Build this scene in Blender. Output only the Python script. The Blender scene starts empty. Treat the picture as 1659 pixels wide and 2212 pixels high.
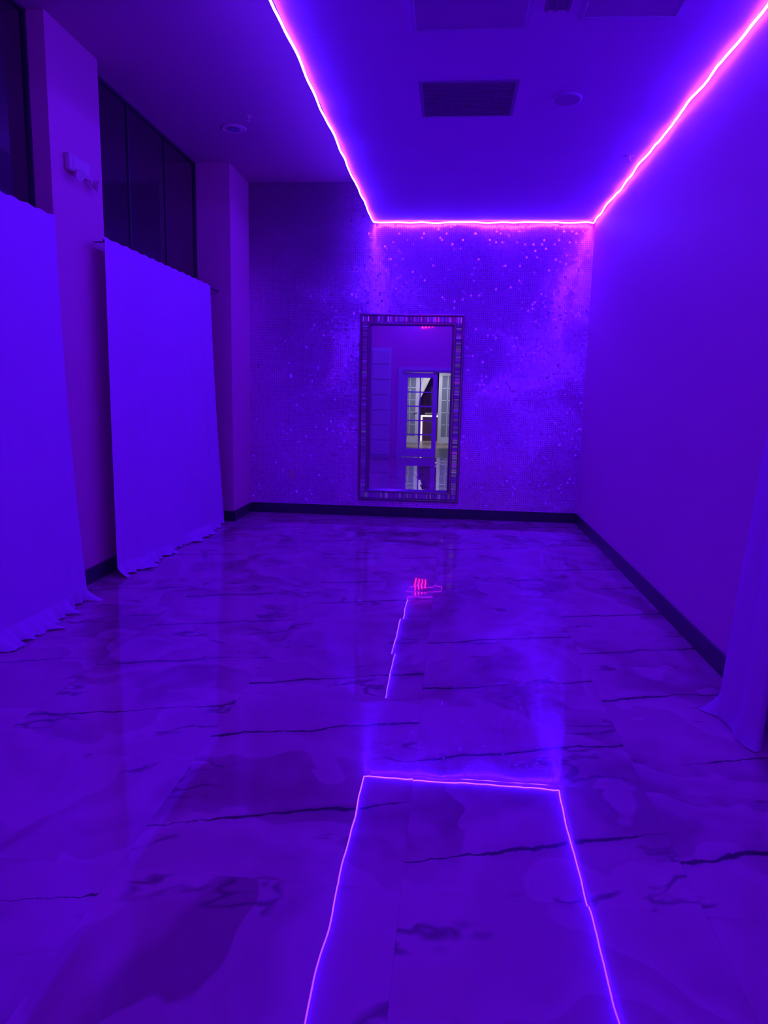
import bpy, bmesh, math, random
from mathutils import Vector, Matrix
random.seed(7)
scene=bpy.context.scene
scene.view_settings.view_transform='Standard'
scene.view_settings.look='None'

# ------------------------------------------------------------------ dims
H=3.577; HC=4.03; D=9.0; XR=1.565; XS=-1.03; XG=-2.97; XP=-2.83; XC=-2.57
CAMH=1.525

# ------------------------------------------------------------------ node helpers
class NB:
    def __init__(s,name):
        s.mat=bpy.data.materials.new(name); s.mat.use_nodes=True
        s.nt=s.mat.node_tree; s.nt.nodes.clear()
        s.out=s.nt.nodes.new('ShaderNodeOutputMaterial')
    def n(s,t,**k):
        nd=s.nt.nodes.new(t)
        for a,b in k.items(): setattr(nd,a,b)
        return nd
    def l(s,a,b): s.nt.links.new(a,b)
    def put(s,sock,v):
        if isinstance(v,bpy.types.NodeSocket): s.l(v,sock)
        else: sock.default_value=v
    def m(s,op,a,b=None,c=None,clamp=False):
        nd=s.n('ShaderNodeMath',operation=op); nd.use_clamp=clamp
        s.put(nd.inputs[0],a)
        if b is not None: s.put(nd.inputs[1],b)
        if c is not None: s.put(nd.inputs[2],c)
        return nd.outputs[0]
    def v(s,op,a,b=None):
        nd=s.n('ShaderNodeVectorMath',operation=op)
        s.put(nd.inputs[0],a)
        if b is not None:
            if op=='SCALE': s.put(nd.inputs[3],b)
            else: s.put(nd.inputs[1],b)
        return nd.outputs[0]
    def comb(s,x,y,z):
        nd=s.n('ShaderNodeCombineXYZ')
        s.put(nd.inputs[0],x); s.put(nd.inputs[1],y); s.put(nd.inputs[2],z)
        return nd.outputs[0]
    def sep(s,v):
        nd=s.n('ShaderNodeSeparateXYZ'); s.l(v,nd.inputs[0]); return nd.outputs
    def noise(s,vec,scale,detail=3,rough=.5,dist=0):
        nd=s.n('ShaderNodeTexNoise'); s.l(vec,nd.inputs['Vector'])
        nd.inputs['Scale'].default_value=scale; nd.inputs['Detail'].default_value=detail
        nd.inputs['Roughness'].default_value=rough; nd.inputs['Distortion'].default_value=dist
        return nd
    def ss(s,x,a,b,lo=0,hi=1):
        nd=s.n('ShaderNodeMapRange'); nd.interpolation_type='SMOOTHSTEP'
        s.put(nd.inputs[0],x); nd.inputs[1].default_value=a; nd.inputs[2].default_value=b
        nd.inputs[3].default_value=lo; nd.inputs[4].default_value=hi
        return nd.outputs[0]
    def mix(s,f,a,b):
        nd=s.n('ShaderNodeMix',data_type='RGBA')
        s.put(nd.inputs[0],f); s.put(nd.inputs[6],a); s.put(nd.inputs[7],b)
        return nd.outputs[2]
    def pos(s): return s.n('ShaderNodeNewGeometry').outputs['Position']
    def bsdf(s,**k):
        p=s.n('ShaderNodeBsdfPrincipled')
        for a,b in k.items(): s.put(p.inputs[a.replace('_',' ')],b)
        s.l(p.outputs[0],s.out.inputs[0]); s.p=p
        return p

def C(r,g,b): return (r,g,b,1)

def paint(name,col,rough=.6,bump=.0,spec=.3,noise=.04):
    m=NB(name); P=m.pos()
    nz=m.noise(P,1.3,3)
    c2=tuple(max(0,x*(1-noise*2)) for x in col[:3])+(1,)
    p=m.bsdf(Base_Color=m.mix(nz.outputs[0],C(*c2[:3]),col),Roughness=rough)
    p.inputs['Specular IOR Level'].default_value=spec
    if bump:
        b=m.n('ShaderNodeBump'); b.inputs['Strength'].default_value=bump; b.inputs['Distance'].default_value=.002
        m.l(m.noise(P,90,2).outputs[0],b.inputs['Height']); m.l(b.outputs[0],p.inputs['Normal'])
    return m.mat

M_wall=paint('wall_paint',C(.97,.22,.68),.55,.25)
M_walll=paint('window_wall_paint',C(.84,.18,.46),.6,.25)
M_ceil_hi=paint('ceiling_paint',C(.58,.15,.38),.8,.2)
M_base=paint('black_vinyl',C(.05,.015,.06),.35,0,.5)
M_white=paint('white_gloss_paint',C(.9,.75,.88),.35)
M_dark=paint('dark_frame',C(.07,.03,.07),.35)
M_plastic=paint('white_plastic',C(.85,.35,.55),.35)
M_metal=NB('brushed_metal'); M_metal.bsdf(Base_Color=C(.6,.55,.6),Metallic=1.0,Roughness=.3); M_metal=M_metal.mat
M_vent=paint('vent_grey',C(.34,.09,.36),.6)

def mat_tileceil():
    m=NB('ceiling_tile'); P=m.pos(); x,y,z=m.sep(P)
    def line(c,off,sp):
        f=m.m('FRACT',m.m('DIVIDE',m.m('SUBTRACT',c,off),sp))
        d=m.m('ABSOLUTE',m.m('SUBTRACT',f,.5))
        return m.ss(d,.490,.497)
    g=m.m('MAXIMUM',m.m('MULTIPLY',line(x,-.31,.665),.3),line(y,5.13,.62))
    nz=m.noise(P,2.0,3).outputs[0]
    base=m.mix(nz,C(.78,.2,.86),C(.84,.22,.92))
    col=m.mix(m.m('MULTIPLY',g,.14),base,C(.3,.1,.3))
    p=m.bsdf(Base_Color=col,Roughness=.7)
    b=m.n('ShaderNodeBump'); b.inputs['Strength'].default_value=.25; b.inputs['Distance'].default_value=.002
    m.l(m.noise(P,120,2).outputs[0],b.inputs['Height']); m.l(b.outputs[0],p.inputs['Normal'])
    return m.mat
M_ceil=mat_tileceil()

def mat_sequin():
    m=NB('sequin_panel'); P=m.pos(); x,y,z=m.sep(P)
    S=.0245
    cx=m.m('DIVIDE',x,S); cz=m.m('DIVIDE',z,S)
    ix=m.m('FLOOR',cx); iz=m.m('FLOOR',cz)
    fx=m.m('ABSOLUTE',m.m('SUBTRACT',m.m('FRACT',cx),.5)); fz=m.m('ABSOLUTE',m.m('SUBTRACT',m.m('FRACT',cz),.5))
    gap=m.ss(m.m('MAXIMUM',fx,fz),.30,.48)
    wn=m.n('ShaderNodeTexWhiteNoise',noise_dimensions='3D'); m.l(m.comb(ix,iz,0.0),wn.inputs['Vector'])
    r,g,b=m.sep(wn.outputs['Color'])
    rare=m.m('POWER',b,22.0)
    big=m.noise(P,1.0,4,.55,1.2); br,bg,bb=m.sep(big.outputs['Color'])
    nx=m.m('ADD',m.m('MULTIPLY',m.m('SUBTRACT',r,.5),m.m('ADD',.07,m.m('MULTIPLY',rare,1.3))),m.m('MULTIPLY',m.m('SUBTRACT',br,.5),.55))
    # shading normals leaned upward so the wall picks up more strip light
    nz=m.m('ADD',m.m('MULTIPLY',m.m('SUBTRACT',g,.5),.07),m.m('ADD',m.m('MULTIPLY',rare,m.m('MULTIPLY',g,.9)),m.m('MULTIPLY',m.m('SUBTRACT',bg,.20),.75)))
    N=m.v('NORMALIZE',m.comb(nx,-1.0,nz))
    var=m.mix(g,C(.84,.2,.76),C(.95,.28,.90))
    col=m.mix(m.m('MULTIPLY',gap,.62),var,C(.25,.05,.20))
    p=m.bsdf(Base_Color=col,Metallic=.6,Roughness=.32)
    m.l(N,p.inputs['Normal'])
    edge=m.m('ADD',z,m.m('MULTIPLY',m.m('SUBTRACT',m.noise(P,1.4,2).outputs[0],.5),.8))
    corner_shade=m.m('MULTIPLY',m.ss(edge,2.5,3.5),m.ss(x,-1.7,-.95,1,0))  # sequins fade to plain plum, its dark tone painting in upper-left shade
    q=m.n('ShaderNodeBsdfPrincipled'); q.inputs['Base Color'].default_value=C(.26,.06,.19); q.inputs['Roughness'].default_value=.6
    mx=m.n('ShaderNodeMixShader'); m.l(corner_shade,mx.inputs[0]); m.l(p.outputs[0],mx.inputs[1]); m.l(q.outputs[0],mx.inputs[2])
    m.l(mx.outputs[0],m.out.inputs[0])
    return m.mat
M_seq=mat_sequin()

def mat_marble():
    m=NB('marble_tile'); P=m.pos(); x,y,z=m.sep(P)
    TX=.92; TY=.69
    ty=m.m('DIVIDE',m.m('SUBTRACT',y,2.02),TY); iy=m.m('FLOOR',ty); fy=m.m('FRACT',ty)
    tx=m.m('DIVIDE',m.m('ADD',x,1.03),TX); ix=m.m('FLOOR',tx); fx=m.m('FRACT',tx)
    wn=m.n('ShaderNodeTexWhiteNoise',noise_dimensions='3D'); m.l(m.comb(ix,iy,3.0),wn.inputs['Vector'])
    r,g,b=m.sep(wn.outputs['Color'])
    lx=m.m('MULTIPLY',fx,TX); ly=m.m('MULTIPLY',fy,TY)
    u=m.m('ADD',lx,m.m('MULTIPLY',ly,.2)); w=m.m('SUBTRACT',ly,m.m('MULTIPLY',lx,.28))
    off=m.v('SCALE',wn.outputs['Color'],17.0)
    Q=m.v('ADD',m.comb(u,m.m('MULTIPLY',w,1.1),0.0),off)
    G=m.comb(m.m('ADD',m.m('MULTIPLY',x,1.1),m.m('MULTIPLY',y,.35)),m.m('SUBTRACT',m.m('MULTIPLY',y,.9),m.m('MULTIPLY',x,.27)),2.0)
    G=m.v('ADD',G,m.v('SCALE',wn.outputs['Color'],.28))
    wv=m.noise(G,1.3,2,.5,0).outputs['Color']
    W=m.v('ADD',G,m.v('SCALE',m.v('SUBTRACT',wv,(.5,.5,.5)),1.0))
    n2=m.noise(W,1.5,3,.5,0).outputs[0]
    n1=m.noise(W,.9,3,.45,0).outputs[0]
    # layered onyx edges : sharp on one side, feathered on the other
    saw=m.m('FRACT',m.m('MULTIPLY',n1,5.5))
    lay=m.m('MULTIPLY',m.ss(saw,0,.85),m.ss(saw,.93,1.0,1,0))
    lo=C(.44,.08,.24); hi=C(.70,.15,.42)
    col=m.mix(m.ss(n2,.33,.56),lo,hi)
    col=m.mix(m.m('MULTIPLY',m.m('POWER',lay,2.0),.42),col,C(.92,.23,.60))
    K=m.v('ADD',m.comb(m.m('MULTIPLY',u,.9),m.m('MULTIPLY',w,1.6),4.0),off)
    gate=m.ss(m.noise(K,1.9,2,.5).outputs[0],.59,.66)
    n3=m.noise(K,3.0,3,.5,.3).outputs[0]
    rid=m.m('ABSOLUTE',m.m('SUBTRACT',n3,.5))
    leaf=m.m('MULTIPLY',m.ss(rid,.0,.045,1,0),gate)
    col=m.mix(m.m('MULTIPLY',leaf,.68),col,C(.12,.02,.08))
    jag=m.noise(Q,2.4,6,.62,.3).outputs[0]
    vd=m.m('ABSOLUTE',m.m('ADD',m.m('SUBTRACT',w,m.m('ADD',.12,m.m('MULTIPLY',r,.22))),m.m('MULTIPLY',m.m('SUBTRACT',jag,.5),.15)))
    wn2=m.noise(Q,2.2,3).outputs[0]
    has=m.m('GREATER_THAN',b,.26)
    wid=m.ss(wn2,.36,.62,.0022,.0115)
    vein=m.m('MULTIPLY',m.m('MULTIPLY',m.ss(m.m('DIVIDE',vd,wid),.4,1.4,1,0),m.ss(wn2,.28,.36)),has)
    halo=m.m('MULTIPLY',m.m('MULTIPLY',m.ss(vd,.0,.06,.22,0),m.ss(wn2,.42,.60)),has)
    col=m.mix(halo,col,C(.17,.04,.11))
    col=m.mix(m.m('MULTIPLY',vein,.9),col,C(.045,.008,.03))
    ex=m.m('MULTIPLY',m.m('MINIMUM',fx,m.m('SUBTRACT',1.0,fx)),TX)
    ey=m.m('MULTIPLY',m.m('MINIMUM',fy,m.m('SUBTRACT',1.0,fy)),TY)
    j=m.ss(m.m('MINIMUM',ex,ey),.0006,.0018,1,0)
    col=m.mix(m.m('MULTIPLY',j,.2),col,C(.2,.06,.15))
    wav=m.noise(P,2.4,1); wr,wg,wb=m.sep(wav.outputs['Color'])
    nx=m.m('ADD',m.m('MULTIPLY',m.m('SUBTRACT',g,.5),.008),m.m('MULTIPLY',m.m('SUBTRACT',wr,.5),.010))
    ny=m.m('ADD',m.m('MULTIPLY',m.m('SUBTRACT',b,.5),.012),m.m('MULTIPLY',m.m('SUBTRACT',wg,.5),.006))
    N=m.v('NORMALIZE',m.comb(nx,ny,1.0))
    p=m.bsdf(Base_Color=col,Roughness=.0,IOR=2.1)
    p.inputs['Specular Tint'].default_value=C(.36,.12,.9)
    m.l(N,p.inputs['Normal'])
    return m.mat
M_floor=mat_marble()

def mat_cloth():
    m=NB('white_drape_cloth'); P=m.pos()
    b=m.n('ShaderNodeBump'); b.inputs['Strength'].default_value=.15; b.inputs['Distance'].default_value=.002
    m.l(m.noise(P,220,2).outputs[0],b.inputs['Height'])
    d=m.n('ShaderNodeBsdfDiffuse'); d.inputs[0].default_value=C(.92,.22,.88); m.l(b.outputs[0],d.inputs['Normal'])
    t=m.n('ShaderNodeBsdfTranslucent'); t.inputs[0].default_value=C(.8,.3,.9)
    mx=m.n('ShaderNodeMixShader'); mx.inputs[0].default_value=.12
    m.l(d.outputs[0],mx.inputs[1]); m.l(t.outputs[0],mx.inputs[2]); m.l(mx.outputs[0],m.out.inputs[0])
    return m.mat
M_cloth=mat_cloth()

def mat_emit(name,col,s):
    m=NB(name); e=m.n('ShaderNodeEmission'); e.inputs[0].default_value=col; e.inputs[1].default_value=s
    m.l(e.outputs[0],m.out.inputs[0]); return m.mat
M_led=mat_emit('led_tube_glow',C(.066,.017,1.0),128)
M_red=mat_emit('pink_red_tube_glow',C(1,.02,.12),16)
M_vio=mat_emit('violet_pink_tube_glow',C(.8,.02,.9),3)

def mat_mirror():
    m=NB('mirror_silver'); m.bsdf(Base_Color=C(.90,.88,.90),Metallic=1.0,Roughness=.004); return m.mat
M_mirror=mat_mirror()
def mat_mosaic():
    m=NB('mosaic_mirror_chips')
    m.bsdf(Base_Color=C(.8,.5,.8),Metallic=.9,Roughness=.14); return m.mat
M_mosaic=mat_mosaic()
def mat_champ():
    m=NB('silver_bevel_moulding'); m.bsdf(Base_Color=C(.42,.17,.40),Metallic=.85,Roughness=.2); return m.mat
M_champ=mat_champ()
def mat_glassdark():
    m=NB('night_window_glass'); P=m.pos()
    nz=m.noise(P,1.1,3).outputs[0]
    m.bsdf(Base_Color=m.mix(nz,C(.02,.005,.015),C(.04,.01,.03)),Roughness=.01,IOR=2.1); return m.mat
M_glass=mat_glassdark()
def mat_clear():
    m=NB('clear_pane'); t=m.n('ShaderNodeBsdfTransparent'); g=m.n('ShaderNodeBsdfGlossy'); g.inputs['Roughness'].default_value=.02
    mx=m.n('ShaderNodeMixShader'); mx.inputs[0].default_value=.05
    m.l(t.outputs[0],mx.inputs[1]); m.l(g.outputs[0],mx.inputs[2]); m.l(mx.outputs[0],m.out.inputs[0]); return m.mat
M_clear=mat_clear()
def mat_wood():
    m=NB('wood_floor'); P=m.pos(); x,y,z=m.sep(P)
    q=m.comb(m.m('MULTIPLY',x,8.0),m.m('MULTIPLY',y,1.0),0.0)
    m.bsdf(Base_Color=m.mix(m.noise(q,1.5,4).outputs[0],C(.18,.13,.11),C(.5,.40,.36)),Roughness=.3); return m.mat
M_wood=mat_wood()
M_foyer=paint('foyer_paint',C(.10,.08,.16),.7)

# ------------------------------------------------------------------ mesh helpers
def link(o): bpy.context.collection.objects.link(o); return o
def mkobj(name,bm,mat,origin=(0,0,0),smooth=False,parent=None):
    me=bpy.data.meshes.new(name)
    o=Vector(origin)
    bmesh.ops.recalc_face_normals(bm,faces=bm.faces)
    bmesh.ops.translate(bm,verts=bm.verts,vec=-o)
    if smooth:
        for f in bm.faces: f.smooth=True
    bm.to_mesh(me); bm.free()
    for mm in (mat if isinstance(mat,(list,tuple)) else [mat]): me.materials.append(mm)
    ob=bpy.data.objects.new(name,me); ob.location=o
    link(ob)
    if parent is not None:
        ob.parent=parent; ob.location=o-parent.location
    return ob
def addbox(bm,x0,x1,y0,y1,z0,z1,bev=0,mi=0):
    r=bmesh.ops.create_cube(bm,size=1)
    vs=r['verts']
    for v in vs:
        v.co=Vector(((x0+x1)/2+v.co.x*(x1-x0),(y0+y1)/2+v.co.y*(y1-y0),(z0+z1)/2+v.co.z*(z1-z0)))
    fs=set(f for v in vs for f in v.link_faces)
    for f in fs: f.material_index=mi
    if bev:
        es=set(e for v in vs for e in v.link_edges)
        bmesh.ops.bevel(bm,geom=list(es),offset=bev,segments=2,affect='EDGES',profile=.5)
def boxes(name,lst,mat,bev=0,**k):
    bm=bmesh.new()
    for b in lst: addbox(bm,*b[:6],bev=bev,mi=(b[6] if len(b)>6 else 0))
    return mkobj(name,bm,mat,**k)
def addcyl(bm,c,r1,r2,h,axis=(0,0,1),seg=32):
    q=Vector((0,0,1)).rotation_difference(Vector(axis).normalized())
    mtx=Matrix.Translation(Vector(c))@q.to_matrix().to_4x4()
    bmesh.ops.create_cone(bm,cap_ends=True,segments=seg,radius1=r1,radius2=r2,depth=h,matrix=mtx)
def struct(o,label,cat):
    o['kind']='structure'; o['label']=label; o['category']=cat; return o
def thing(o,label,cat,group=None):
    o['label']=label; o['category']=cat
    if group: o['group']=group
    return o
def ring(bm,x0,x1,z0,z1,prof,mi=0):
    rows=[]
    for i,y in prof:
        rows.append([bm.verts.new((a,y,c)) for a,c in ((x0+i,z0+i),(x1-i,z0+i),(x1-i,z1-i),(x0+i,z1-i))])
    n=len(rows)
    for k in range(n):
        A=rows[k];B=rows[(k+1)%n]
        for j in range(4):
            f=bm.faces.new((A[j],A[(j+1)%4],B[(j+1)%4],B[j])); f.material_index=mi

# ------------------------------------------------------------------ shell
struct(boxes('floor',[(-3.1,2.7,-.2,9.12,-.1,0)],M_floor),'glossy marble-look tile floor with dark veins','floor')
struct(boxes('ceiling',[(-3.1,XS-.001,-.2,9.12,HC,HC+.12)],M_ceil_hi),'smooth painted upper ceiling beside the dropped ceiling','ceiling')
struct(boxes('ceiling.001',[(XS,2.7,-.2,9.0,H,HC+.12)],M_ceil),'dropped tiled ceiling edged with glowing light strip','ceiling')
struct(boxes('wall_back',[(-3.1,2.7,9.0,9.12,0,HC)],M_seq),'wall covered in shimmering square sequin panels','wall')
struct(boxes('wall_right',[(XR,XR+.12,3.62,9.0,0,H),(XR,XR+.12,-.05,3.62,2.95,H),(XR,XR+.12,-.05,.3,0,2.95),(2.6,2.7,-.05,3.9,0,H),(XR+.12,2.6,3.62,3.74,0,H)],M_wall),'smooth painted wall with a curtained opening','wall')
struct(boxes('wall_left',[(-3.1,XP,5.03,5.77,0,HC),(-3.1,XC,8.25,9.0,0,HC),(-3.1,XP,-.05,2.9,0,HC),(-3.1,XG-.05,2.9,8.25,0,HC)],M_walll),'painted window wall with projecting piers','wall')
struct(boxes('wall_front',[(-3.1,-1.31,-.2,-.05,0,HC),(-1.31,.56,-.2,-.05,2.14,HC),(.56,2.7,-.2,-.05,0,H)],M_wall),'painted wall with a double doorway','wall')

bh=.125;bt=.014
struct(boxes('baseboard_back',[(XC+.001,XR-bt-.001,9-bt,9.0,0,bh)],M_base,bev=.003),'black vinyl baseboard under the sequin wall','baseboard')
struct(boxes('baseboard_right',[(XR-bt,XR,3.62,9-.001,0,bh)],M_base,bev=.003),'black vinyl baseboard along the painted wall','baseboard')
struct(boxes('baseboard_left',[(XP,XP+bt,5.03-bt,5.77+bt,0,bh),(XC,XC+bt,8.25-bt,8.985,0,bh),(XG+.05,XC+bt,8.25-bt,8.25,0,bh)],M_base,bev=.003),'black vinyl baseboard around the wall piers','baseboard')
struct(boxes('baseboard_front',[(XP,-2.07,-.05,-.05+bt,0,bh),(.64,XR,-.05,-.05+bt,0,bh)],M_base,bev=.003),'black vinyl baseboard beside the doorway','baseboard')

# windows
def window(name,y0,y1,mulls,label):
    fr=.035
    bm=bmesh.new()
    addbox(bm,XG-.04,XG+.015,y0,y0+fr*.5,.0,HC); addbox(bm,XG-.04,XG+.015,y1-fr*.5,y1,.0,HC)
    addbox(bm,XG-.04,XG+.015,y0,y1,HC-.02,HC); addbox(bm,XG-.04,XG+.015,y0,y1,0,.08)
    for y in mulls: addbox(bm,XG-.04,XG+.006,y-.009,y+.009,.08,HC-.02)
    w=mkobj(name,bm,M_dark,origin=(XG,(y0+y1)/2,0))
    g=boxes('glass_pane',[(XG-.02,XG-.005,y0+.01,y1-.01,.04,HC-.02)],M_glass,origin=(XG,(y0+y1)/2,0),parent=w)
    struct(w,label,'window')
window('window_1',2.9,5.03,[3.6,4.3],'tall dark night window with slim frame above drape')
window('window_2',5.77,8.25,[6.57,7.40],'tall dark three-pane night window above drape')

# ------------------------------------------------------------------ LED strip
def sweep(bm,pts,r,seg=8,mi=0):
    rings=[]
    n=len(pts)
    for i,p in enumerate(pts):
        t=(pts[min(i+1,n-1)]-pts[max(i-1,0)]).normalized()
        s=t.cross(Vector((0,0,1)))
        if s.length<1e-4: s=Vector((1,0,0))
        s.normalize(); u=s.cross(t).normalized()
        rings.append([bm.verts.new(p+(s*math.cos(a)+u*math.sin(a))*r) for a in [2*math.pi*k/seg for k in range(seg)]])
    for a,b in zip(rings,rings[1:]):
        for k in range(seg): bm.faces.new((a[k],a[(k+1)%seg],b[(k+1)%seg],b[k])).material_index=mi
    bm.faces.new(rings[0]).material_index=mi; bm.faces.new(rings[-1][::-1]).material_index=mi
def wob(s,k): return .006*math.sin(s*4.1+k)+.004*math.sin(s*9.3+2*k)+.001*math.sin(s*19+k)
pts=[]
zt=H-.012
N=110
for i in range(N+1):
    y=.0+8.955*i/N; pts.append(Vector((XS-.001+wob(y,1)*.7,y,zt-abs(wob(y,4))*1.3)))
for i in range(1,36):
    x=XS+(XR-.02-XS)*i/36; pts.append(Vector((x,8.968+wob(x,2)*.5,zt-abs(wob(x*1.5,3))*1.2)))
for i in range(N+1):
    y=8.955*(1-i/N); pts.append(Vector((XR-.024+wob(y,2)*.9-.003,y,zt-abs(wob(y,5))*1.8)))
bm=bmesh.new(); sweep(bm,pts,.0075)
thing(mkobj('led_strip_light',bm,M_led,origin=(0,8.9,H),smooth=True),'glowing violet-white flexible light strip edging the dropped ceiling','light strip')
# spare loops of strip above the door (seen via mirror)
bm=bmesh.new()
pts=[Vector((-1.03,-.04,3.575))]
for i in range(31): s=i/30; pts.append(Vector((-1.03+.9*s,-.044,3.50+.012*math.sin(s*17))))
for i in range(31): s=i/30; pts.append(Vector((-.11-.85*s,-.044,3.37+.012*math.sin(s*13+1))))
sweep(bm,pts,.005,6,1)
for k in range(4):
    x0=-.83+.085*k
    sweep(bm,[Vector((x0+.008*math.sin(i*.9+k),-.040,3.46-.02*k-(.30-.03*k)*i/10)) for i in range(11)],.0055,6,0)
thing(mkobj('looped_light_strip',bm,[M_red,M_vio],origin=(-.73,0,3.57),smooth=True),'loops of pink-red glowing strip hanging above doorway','light strip')

# ------------------------------------------------------------------ curtains
def drape_mesh(name,path,flare,zt,zb,folds,A0,A1,nu,nv,seed,puddle=.05,parent=None,origin=(0,0,0),mat=None,even=.25):
    rnd=random.Random(seed)
    ph=[rnd.uniform(0,6.28) for _ in range(14)]
    bm=bmesh.new(); g=[]
    for i in range(nu+1):
        s=i/nu; row=[]
        x,y=path(s); x2,y2=path(min(1,s+.002)); x1,y1=path(max(0,s-.002))
        tx,ty=x2-x1,y2-y1; L=math.hypot(tx,ty) or 1; tx/=L;ty/=L
        nx,ny=ty,-tx
        for j in range(nv+1):
            t=j/nv
            A=A0+(A1-A0)*min(1,t*1.15)
            f=folds
            q=2*math.pi*f*s
            w=math.sin(q+ph[0]+.5*math.sin(2.2*t+ph[1])+1.8*math.sin(5*s+ph[2]))
            w=w*.5+.22*math.sin(q*1.9+ph[3]-.9*t)+.07*math.sin(q*4.1+ph[12]-1.3*t)+.45*math.sin(q*.37+ph[4]+.7*t)
            amp=1-even+even*math.sin(2*math.pi*1.3*s+ph[9])
            off=A*w*amp
            dx,dy=flare(s,t)
            z=zt+(zb-zt)*t
            if t<.001: z+=.004*math.sin(q*2.3+ph[5])
            k=max(0,(t-.965)/.035)
            if k>0 and puddle:
                lob=max(0,math.sin(q*.9+ph[8]+1.2*math.sin(q*.21)))**2
                off+=puddle*k*k*(.35+.7*lob+.35*math.sin(q*.3+ph[10])+.18*math.sin(q*3.3+ph[7]))
                z=max(.004,z+.022*(k*(1-k)*4)*(1-lob)+.010*k*abs(math.sin(q*2.3+ph[11])))
            row.append(bm.verts.new((x+dx+nx*off,y+dy+ny*off,z)))
        g.append(row)
    for i in range(nu):
        for j in range(nv):
            bm.faces.new((g[i][j],g[i+1][j],g[i+1][j+1],g[i][j+1]))
    return mkobj(name,bm,mat or M_cloth,origin=origin,smooth=True,parent=parent)

def empty(name,loc):
    e=bpy.data.objects.new(name,None); e.empty_display_size=.1; e.location=loc; return link(e)
def rod(parent,y0,y1,x,z,wallx,br):
    bm=bmesh.new(); addcyl(bm,(x,(y0+y1)/2,z),.008,.008,y1-y0,(0,1,0),16)
    for y in br:
        addcyl(bm,((x+wallx)/2,y,z),.005,.005,abs(x-wallx),(1,0,0),12)
    mkobj('curtain_rod',bm,M_dark,origin=(x,y0,z),smooth=False,parent=parent)
c2=empty('curtain',(-2.7,6.8,0))
drape_mesh('drape',lambda s:(-2.705,5.50+2.42*s),lambda s,t:(.065*t*t*min(1,.25+s*1.6),.17*t*s-.03*t*(1-s)+.02),2.675,.004,6,.003,.024,420,130,3,.10,parent=c2,origin=(-2.7,6.8,0),even=.35)
rod(c2,5.54,8.25,-2.722,2.655,XP,[5.60])
thing(c2,'sheer white floor-length drape hung across three-pane window','curtain','white window drapes')
c1=empty('curtain.001',(-2.7,3.9,0))
drape_mesh('drape',lambda s:(-2.705,2.75+2.08*s),lambda s,t:(.10*t*t,.02*t*s),2.665,.004,6,.003,.025,360,130,11,.12,parent=c1,origin=(-2.7,3.9,0),even=.35)
rod(c1,2.78,4.80,-2.722,2.645,XP,[2.84])
thing(c1,'sheer white floor-length drape puddling beside wall pier','curtain','white window drapes')

ctrl=[(1.395,3.59),(1.345,3.47),(1.385,3.33),(1.345,3.22),(1.385,3.13),(1.445,3.18),(1.46,3.33),(1.49,3.46),(1.53,3.38),(1.555,3.24),(1.61,3.18),(1.66,3.26),(1.70,3.36),(1.76,3.24)]
def cpath(s):
    n=len(ctrl)-1; f=s*n; i=min(int(f),n-1); u=f-i
    def P(k): return ctrl[max(0,min(n,k))]
    r=[]
    for a in (0,1):
        p0,p1,p2,p3=P(i-1)[a],P(i)[a],P(i+1)[a],P(i+2)[a]
        r.append(.5*((2*p1)+(-p0+p2)*u+(2*p0-5*p1+4*p2-p3)*u*u+(-p0+3*p1-3*p2+p3)*u**3))
    return tuple(r)
c3=empty('curtain.002',(1.45,3.35,0))
def fl3(s,t):
    x,y=cpath(s); h=1-t
    gx=1.62+.05*math.sin(s*38); gy=3.50-.32*s
    k=min(1,h*1.2)**1.25*.72
    dx,dy=(gx-x)*k,(gy-y)*k*.8
    b=max(0,(t-.965)/.035)**1.5
    ox,oy=x-1.52,y-3.38; L=math.hypot(ox,oy) or 1
    ph=.5+.5*math.sin(s*46)
    tail=max(0,1-abs(s-.05)/.035)
    dx+=b*(.035*ph*ox/L)-b*.06*tail; dy+=b*(.035*ph*oy/L)
    return dx,dy
drape_mesh('drape',cpath,fl3,2.86,.004,7,.006,.014,420,140,5,0,parent=c3,origin=(1.45,3.35,0))
bm=bmesh.new(); addcyl(bm,(1.62,1.96,2.87),.011,.011,3.32,(0,1,0),16)
mkobj('curtain_rod',bm,M_metal,origin=(1.62,3.3,2.87),parent=c3)
thing(c3,'gathered white drape pulled aside at wall opening','curtain')

# ------------------------------------------------------------------ mirror
mx0,mx1,mz0,mz1=-1.178,.095,.215,2.505
bm=bmesh.new()
ring(bm,mx0,mx1,mz0,mz1,[(0,8.999),(0,8.945),(.008,8.935),(.022,8.935),(.032,8.95),(.032,8.999)])
ring(bm,mx0,mx1,mz0,mz1,[(.098,8.999),(.098,8.945),(.106,8.932),(.122,8.932),(.146,8.962),(.146,8.999)])
mir=mkobj('wall_mirror',bm,M_champ,origin=((mx0+mx1)/2,8.95,mz0))
og=tuple(mir.location)
bm=bmesh.new()
def chip(x0,x1,z0,z1):
    y=8.948+random.uniform(-.001,.001)
    g=.0008
    d=[random.gauss(0,.0008) for _ in range(2)]
    vs=[]
    for a,b,c in ((x0+g,z0+g,-d[0]-d[1]),(x1-g,z0+g,d[0]-d[1]),(x1-g,z1-g,d[0]+d[1]),(x0+g,z1-g,-d[0]+d[1])):
        vs.append((bm.verts.new((a,y+c,b)),bm.verts.new((a,8.975,b))))
    bm.faces.new([v[0] for v in vs])
    for k in range(4):
        a=vs[k];b=vs[(k+1)%4]; bm.faces.new((a[0],a[1],b[1],b[0]))
i0,i1=.033,.097
ST=.016
nxt=int((mx1-mx0-2*i0)/ST); st=(mx1-mx0-2*i0)/nxt
for k in range(nxt):
    chip(mx0+i0+k*st,mx0+i0+(k+1)*st,mz1-i1,mz1-i0); chip(mx0+i0+k*st,mx0+i0+(k+1)*st,mz0+i0,mz0+i1)
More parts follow.
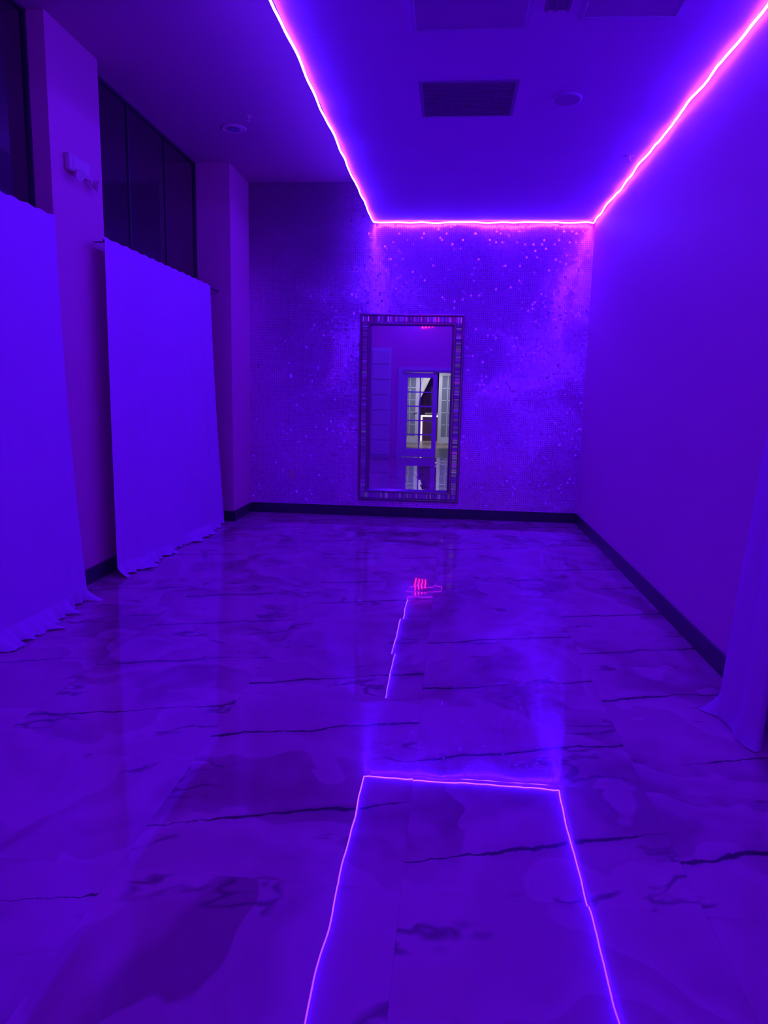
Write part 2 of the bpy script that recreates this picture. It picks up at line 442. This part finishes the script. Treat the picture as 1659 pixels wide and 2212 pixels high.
nz=int((mz1-mz0-2*i1)/ST); st=(mz1-mz0-2*i1)/nz
for k in range(nz):
    chip(mx0+i0,mx0+i1,mz0+i1+k*st,mz0+i1+(k+1)*st); chip(mx1-i1,mx1-i0,mz0+i1+k*st,mz0+i1+(k+1)*st)
mkobj('mosaic_band',bm,M_mosaic,origin=og,parent=mir)
boxes('mirror_glass',[(mx0+.140,mx1-.140,8.964,8.974,mz0+.140,mz1-.140)],M_mirror,origin=og,parent=mir)
thing(mir,'large rectangular mirror with mosaic mirrored frame on sequin wall','mirror')

# ------------------------------------------------------------------ ceiling fittings
def grille(name,x0,x1,y0,y1,z,label,slats=True,mat=M_vent,cat='vent'):
    bm=bmesh.new()
    rows=[]
    prof=[(0,z),(0,z-.008),(.02,z-.010),(.025,z-.004),(.025,z)]
    for i,zz in prof: rows.append([bm.verts.new((a,b,zz)) for a,b in ((x0+i,y0+i),(x1-i,y0+i),(x1-i,y1-i),(x0+i,y1-i))])
    for k in range(len(rows)):
        A=rows[k];B=rows[(k+1)%len(rows)]
        for j in range(4): bm.faces.new((A[j],A[(j+1)%4],B[(j+1)%4],B[j]))
    o=mkobj(name,bm,mat,origin=((x0+x1)/2,(y0+y1)/2,z))
    bm=bmesh.new()
    addbox(bm,x0+.02,x1-.02,y0+.02,y1-.02,z-.004,z)
    if slats:
        n=26
        for k in range(n):
            yy=y0+.03+(y1-y0-.06)*k/(n-1); addbox(bm,x0+.025,x1-.025,yy-.004,yy+.004,z-.008,z-.003)
    mkobj('grille_panel' if slats else 'diffuser_panel',bm,mat,origin=tuple(o.location),parent=o)
    thing(o,label,cat); return o
grille('return_air_vent',-.31,.352,5.13,5.735,H,'dark grey square return air vent in dropped ceiling')
M_pan=paint('diffuser_grey',C(.62,.18,.68),.5)
grille('ceiling_light_panel',-.31,.34,3.25,4.47,H,'unlit rectangular ceiling light panel',False,M_pan,'ceiling light')
grille('ceiling_light_panel.001',.60,1.13,3.25,4.38,H,'unlit rectangular ceiling light panel near wall',False,M_pan,'ceiling light')
bm=bmesh.new()
for xx in (.41,.455,.52): addbox(bm,xx,xx+.016,3.3,4.28,H-.012,H)
addbox(bm,.405,.54,3.3,4.28,H-.003,H)
thing(mkobj('linear_air_diffuser',bm,M_vent,origin=(.47,3.8,H)),'narrow dark slotted air diffuser between light panels','vent')
def speaker(x,y,z,r,name,label,cat,mat=M_plastic):
    bm=bmesh.new()
    prof=[(r,0),(r,-.006),(r*.9,-.012),(r*.8,-.007),(0.001,-.009)]
    seg=48; rows=[[bm.verts.new((x+a*math.cos(2*math.pi*k/seg),y+a*math.sin(2*math.pi*k/seg),z+b)) for k in range(seg)] for a,b in prof]
    for A,B in zip(rows,rows[1:]):
        for k in range(seg): bm.faces.new((A[k],A[(k+1)%seg],B[(k+1)%seg],B[k]))
    bm.faces.new(rows[0]); bm.faces.new(rows[-1])
    o=mkobj(name,bm,mat,origin=(x,y,z)); 
    thing(o,label,cat); return o
sp=speaker(.70,5.45,H,.105,'ceiling_speaker','round white ceiling speaker in dropped ceiling','speaker',M_pan)
dl=speaker(-2.2,7.23,HC,.12,'recessed_downlight','round unlit recessed downlight near window','ceiling light',M_plastic)
bm=bmesh.new(); addcyl(bm,(-2.2,7.23,HC-.012),.06,.05,.01); mkobj('lamp_lens',bm,M_vent,origin=tuple(dl.location),parent=dl)
def sprinkler(x,y,z,nm):
    z+=.002
    bm=bmesh.new(); addcyl(bm,(x,y,z-.003),.035,.032,.006); addcyl(bm,(x,y,z-.02),.008,.008,.034,seg=16)
    for a in (-1,1): addbox(bm,x+a*.012-.002,x+a*.012+.002,y-.003,y+.003,z-.045,z-.02)
    addcyl(bm,(x,y,z-.047),.017,.017,.003,seg=20); 
    o=mkobj(nm,bm,M_plastic,origin=(x,y,z)); thing(o,'small fire sprinkler head on ceiling','sprinkler','ceiling sprinklers')
sprinkler(-1.97,6.92,HC,'fire_sprinkler'); sprinkler(1.415,6.69,H,'fire_sprinkler.001')

# emergency light on pier
ex=XP+.001
bm=bmesh.new(); addbox(bm,ex,ex+.045,5.20,5.50,3.07,3.19,bev=.012)
addbox(bm,ex+.04,ex+.05,5.24,5.46,3.09,3.17,bev=.004)
em=mkobj('emergency_light',bm,M_plastic,origin=(ex,5.35,3.07))
for yy,dy in ((5.28,-.30),(5.54,.30)):
    bm=bmesh.new()
    ax=Vector((1,dy,-.30)).normalized()
    c=Vector((ex+.06,yy,3.055))
    addcyl(bm,c,.025,.038,.04,ax,28); addcyl(bm,c+ax*.022,.042,.042,.008,ax,28)
    addcyl(bm,c+Vector((-.02,(5.41-yy)*.3,.02)),.009,.009,.06,(0,(5.41-yy),.3),12)
    h=mkobj('lamp_head',bm,M_plastic,origin=tuple(em.location),parent=em)
thing(em,'white two-headed emergency light mounted on pier','emergency light')

# outlet on sequin wall
bm=bmesh.new(); addbox(bm,-2.07,-1.99,8.992,9.0,.44,.56,bev=.003)
for zz in (.475,.525): addbox(bm,-2.048,-2.012,8.989,8.993,zz-.015,zz+.015)
thing(mkobj('wall_outlet',bm,M_plastic,origin=(-2.03,9,.5)),'small double power outlet on sequin wall','outlet')

# ------------------------------------------------------------------ doorway behind the viewer (seen in the mirror)
def french_leaf(name,x0,x1,y,z1,rows,cols,label,stile=.11,mat=None,pane=None,mw=.012):
    bm=bmesh.new(); t=.022
    addbox(bm,x0,x0+stile,y-t,y+t,.01,z1,bev=.003); addbox(bm,x1-stile,x1,y-t,y+t,.01,z1,bev=.003)
    addbox(bm,x0+stile,x1-stile,y-t,y+t,z1-stile*1.1,z1,bev=.003); addbox(bm,x0+stile,x1-stile,y-t,y+t,.01,.22,bev=.003)
    for c in range(1,cols):
        xx=x0+stile+(x1-x0-2*stile)*c/cols; addbox(bm,xx-mw,xx+mw,y-t*.6,y+t*.6,.2,z1-stile)
    for r in range(1,rows):
        zz=.22+(z1-stile*1.1-.22)*r/rows; addbox(bm,x0+stile,x1-stile,y-t*.6,y+t*.6,zz-mw,zz+mw)
    o=mkobj(name,bm,mat or M_white,origin=(x0,y,0))
    boxes('glass_pane',[(x0+stile-.005,x1-stile+.005,y-.003,y+.003,.2,z1-stile)],pane or M_clear,origin=(x0,y,0),parent=o)
    bm=bmesh.new(); addcyl(bm,(x1-.055,y+.045,1.0),.011,.011,.05,(0,1,0),16); addbox(bm,x1-.15,x1-.045,y+.06,y+.075,.99,1.01,bev=.004)
    mkobj('door_handle',bm,M_metal,origin=(x0,y,0),parent=o)
    struct(o,label,'door'); return o
french_leaf('door_1',-1.265,-.42,-.125,2.09,5,2,'white glazed french door leaf',mw=.015)
struct(boxes('trim_1',[(-1.39,-1.31,-.05,-.02,0,2.22),(.56,.64,-.05,-.02,0,2.22),(-1.31,.56,-.05,-.02,2.14,2.22),(-1.31,-1.265,-.2,-.05,0,2.14),(.52,.56,-.2,-.05,0,2.14),(-1.265,.52,-.2,-.05,2.10,2.14)],M_white),'white door casing','door trim')
bm=bmesh.new(); addbox(bm,-2.05,-1.56,-.045,.10,0,2.67,bev=.006)
pc=mkobj('tall_cupboard',bm,M_white,origin=(-1.8,0,0))
for k in range(7):
    z0=.06+k*.37; bm=bmesh.new(); addbox(bm,-2.02,-1.59,.098,.128,z0,z0+.335,bev=.012)
    mkobj('door_panel',bm,M_white,origin=(-1.8,0,0),parent=pc)
thing(pc,'tall narrow white cupboard with stacked square panels','cupboard')

# adjoining room
struct(boxes('floor.001',[(-3.2,2.7,-9,-.2,-.1,0)],M_wood),'brown wood floor of adjoining room','floor')
struct(boxes('ceiling.002',[(-3.2,2.7,-9,-.2,3.0,3.1)],M_foyer),'plain ceiling of adjoining room','ceiling')
struct(boxes('wall_adjoining',[(-3.3,-3.2,-9,-.2,0,3),(2.7,2.8,-9,-.2,0,3),(-3.2,-1.75,-5.7,-5.6,0,3),(.1,2.7,-5.7,-5.6,0,3),(-1.75,.1,-5.7,-5.6,2.35,3),(-3.2,2.7,-9.1,-9,0,3)],M_foyer),'grey walls of adjoining room','wall')
M_wh2=paint('cool_white_paint',C(.66,.70,.90),.4)
M_pan2=paint('painted_reflection_pane',C(.24,.27,.42),.2)  # opaque pale blue painted in place of reflections in the glass
french_leaf('door_2',-1.72,-1.13,-5.55,2.3,5,2,'white glazed door leaf standing open',mat=M_wh2,pane=M_pan2)
french_leaf('door_3',-.50,.08,-5.55,2.3,5,2,'white glazed door leaf with dark panes',mat=M_wh2,pane=M_pan2)
w=boxes('window_3',[(-2.2,.8,-8.96,-8.9,.3,2.6)],M_glass,origin=(-.7,-8.95,.3)); struct(w,'dark night window in adjoining room','window')
c4=empty('curtain.003',(-1.2,-7.8,0))
def p4(s): return (-.50-.90*s,-7.8)
drape_mesh('drape',p4,lambda s,t:(-.75*min(1,t*1.8)*(1-s),0),2.9,.01,6,.02,.05,160,40,9,.03,parent=c4,origin=(-1.2,-7.8,0),mat=paint('white_sheer',C(.8,.8,.85),.8))
thing(c4,'white drape swept aside in adjoining room','curtain')
bm=bmesh.new()
for b in ((-1.12,-1.06,-7.05,-7.0,0,.82),(-.42,-.36,-7.05,-7.0,0,.82),(-1.12,-.36,-7.05,-7.0,.82,.88)): addbox(bm,*b,bev=.004)
lf=mkobj('console_table',bm,mat_emit('white_edge_light',C(1,.93,1.0),1.2),origin=(-.74,-7.02,0))
boxes('cabinet_body',[(-1.06,-.42,-7.4,-7.03,0,.82)],M_dark,origin=(-.74,-7.02,0),parent=lf)
thing(lf,'dark console with glowing white edge frame','console table')

def spot(loc,target,e,col,ang,name):
    L=bpy.data.lights.new(name,'SPOT'); L.energy=e; L.color=col; L.spot_size=math.radians(ang); L.spot_blend=.5; L.shadow_soft_size=.15
    o=bpy.data.objects.new(name,L); o.location=loc
    o.rotation_euler=(Vector(target)-Vector(loc)).to_track_quat('-Z','Y').to_euler(); link(o); return o
spot((-.7,-3.2,2.85),(-.7,-5.4,.4),240,(.92,.87,1),80,'foyer_spot')
spot((-.7,-6.0,2.85),(-.8,-7.6,.6),160,(.97,.93,1),90,'foyer_spot_far')

# world
w=bpy.data.worlds.new('World'); scene.world=w; w.use_nodes=True
w.node_tree.nodes['Background'].inputs[0].default_value=(.02,.003,.05,1); w.node_tree.nodes['Background'].inputs[1].default_value=.2

# ------------------------------------------------------------------ camera
R=Vector((.9952,.0358,-.0916)); F=Vector((.0961,-.1579,.9828)); F.normalize()
R=(R-F*R.dot(F)).normalized(); Dn=F.cross(R)
cx=Vector((R.x,F.x,-Dn.x)); cu=-Vector((R.y,F.y,-Dn.y)); cb=-Vector((R.z,F.z,-Dn.z))
cam=bpy.data.cameras.new('camera'); co=bpy.data.objects.new('camera',cam); link(co)
M=Matrix((( cx.x,cu.x,cb.x,0),(cx.y,cu.y,cb.y,0),(cx.z,cu.z,cb.z,CAMH),(0,0,0,1)))
co.matrix_world=M
cam.sensor_fit='HORIZONTAL'; cam.sensor_width=36; cam.lens=36*1550/1659
cam.clip_start=.02; cam.clip_end=100
scene.camera=co
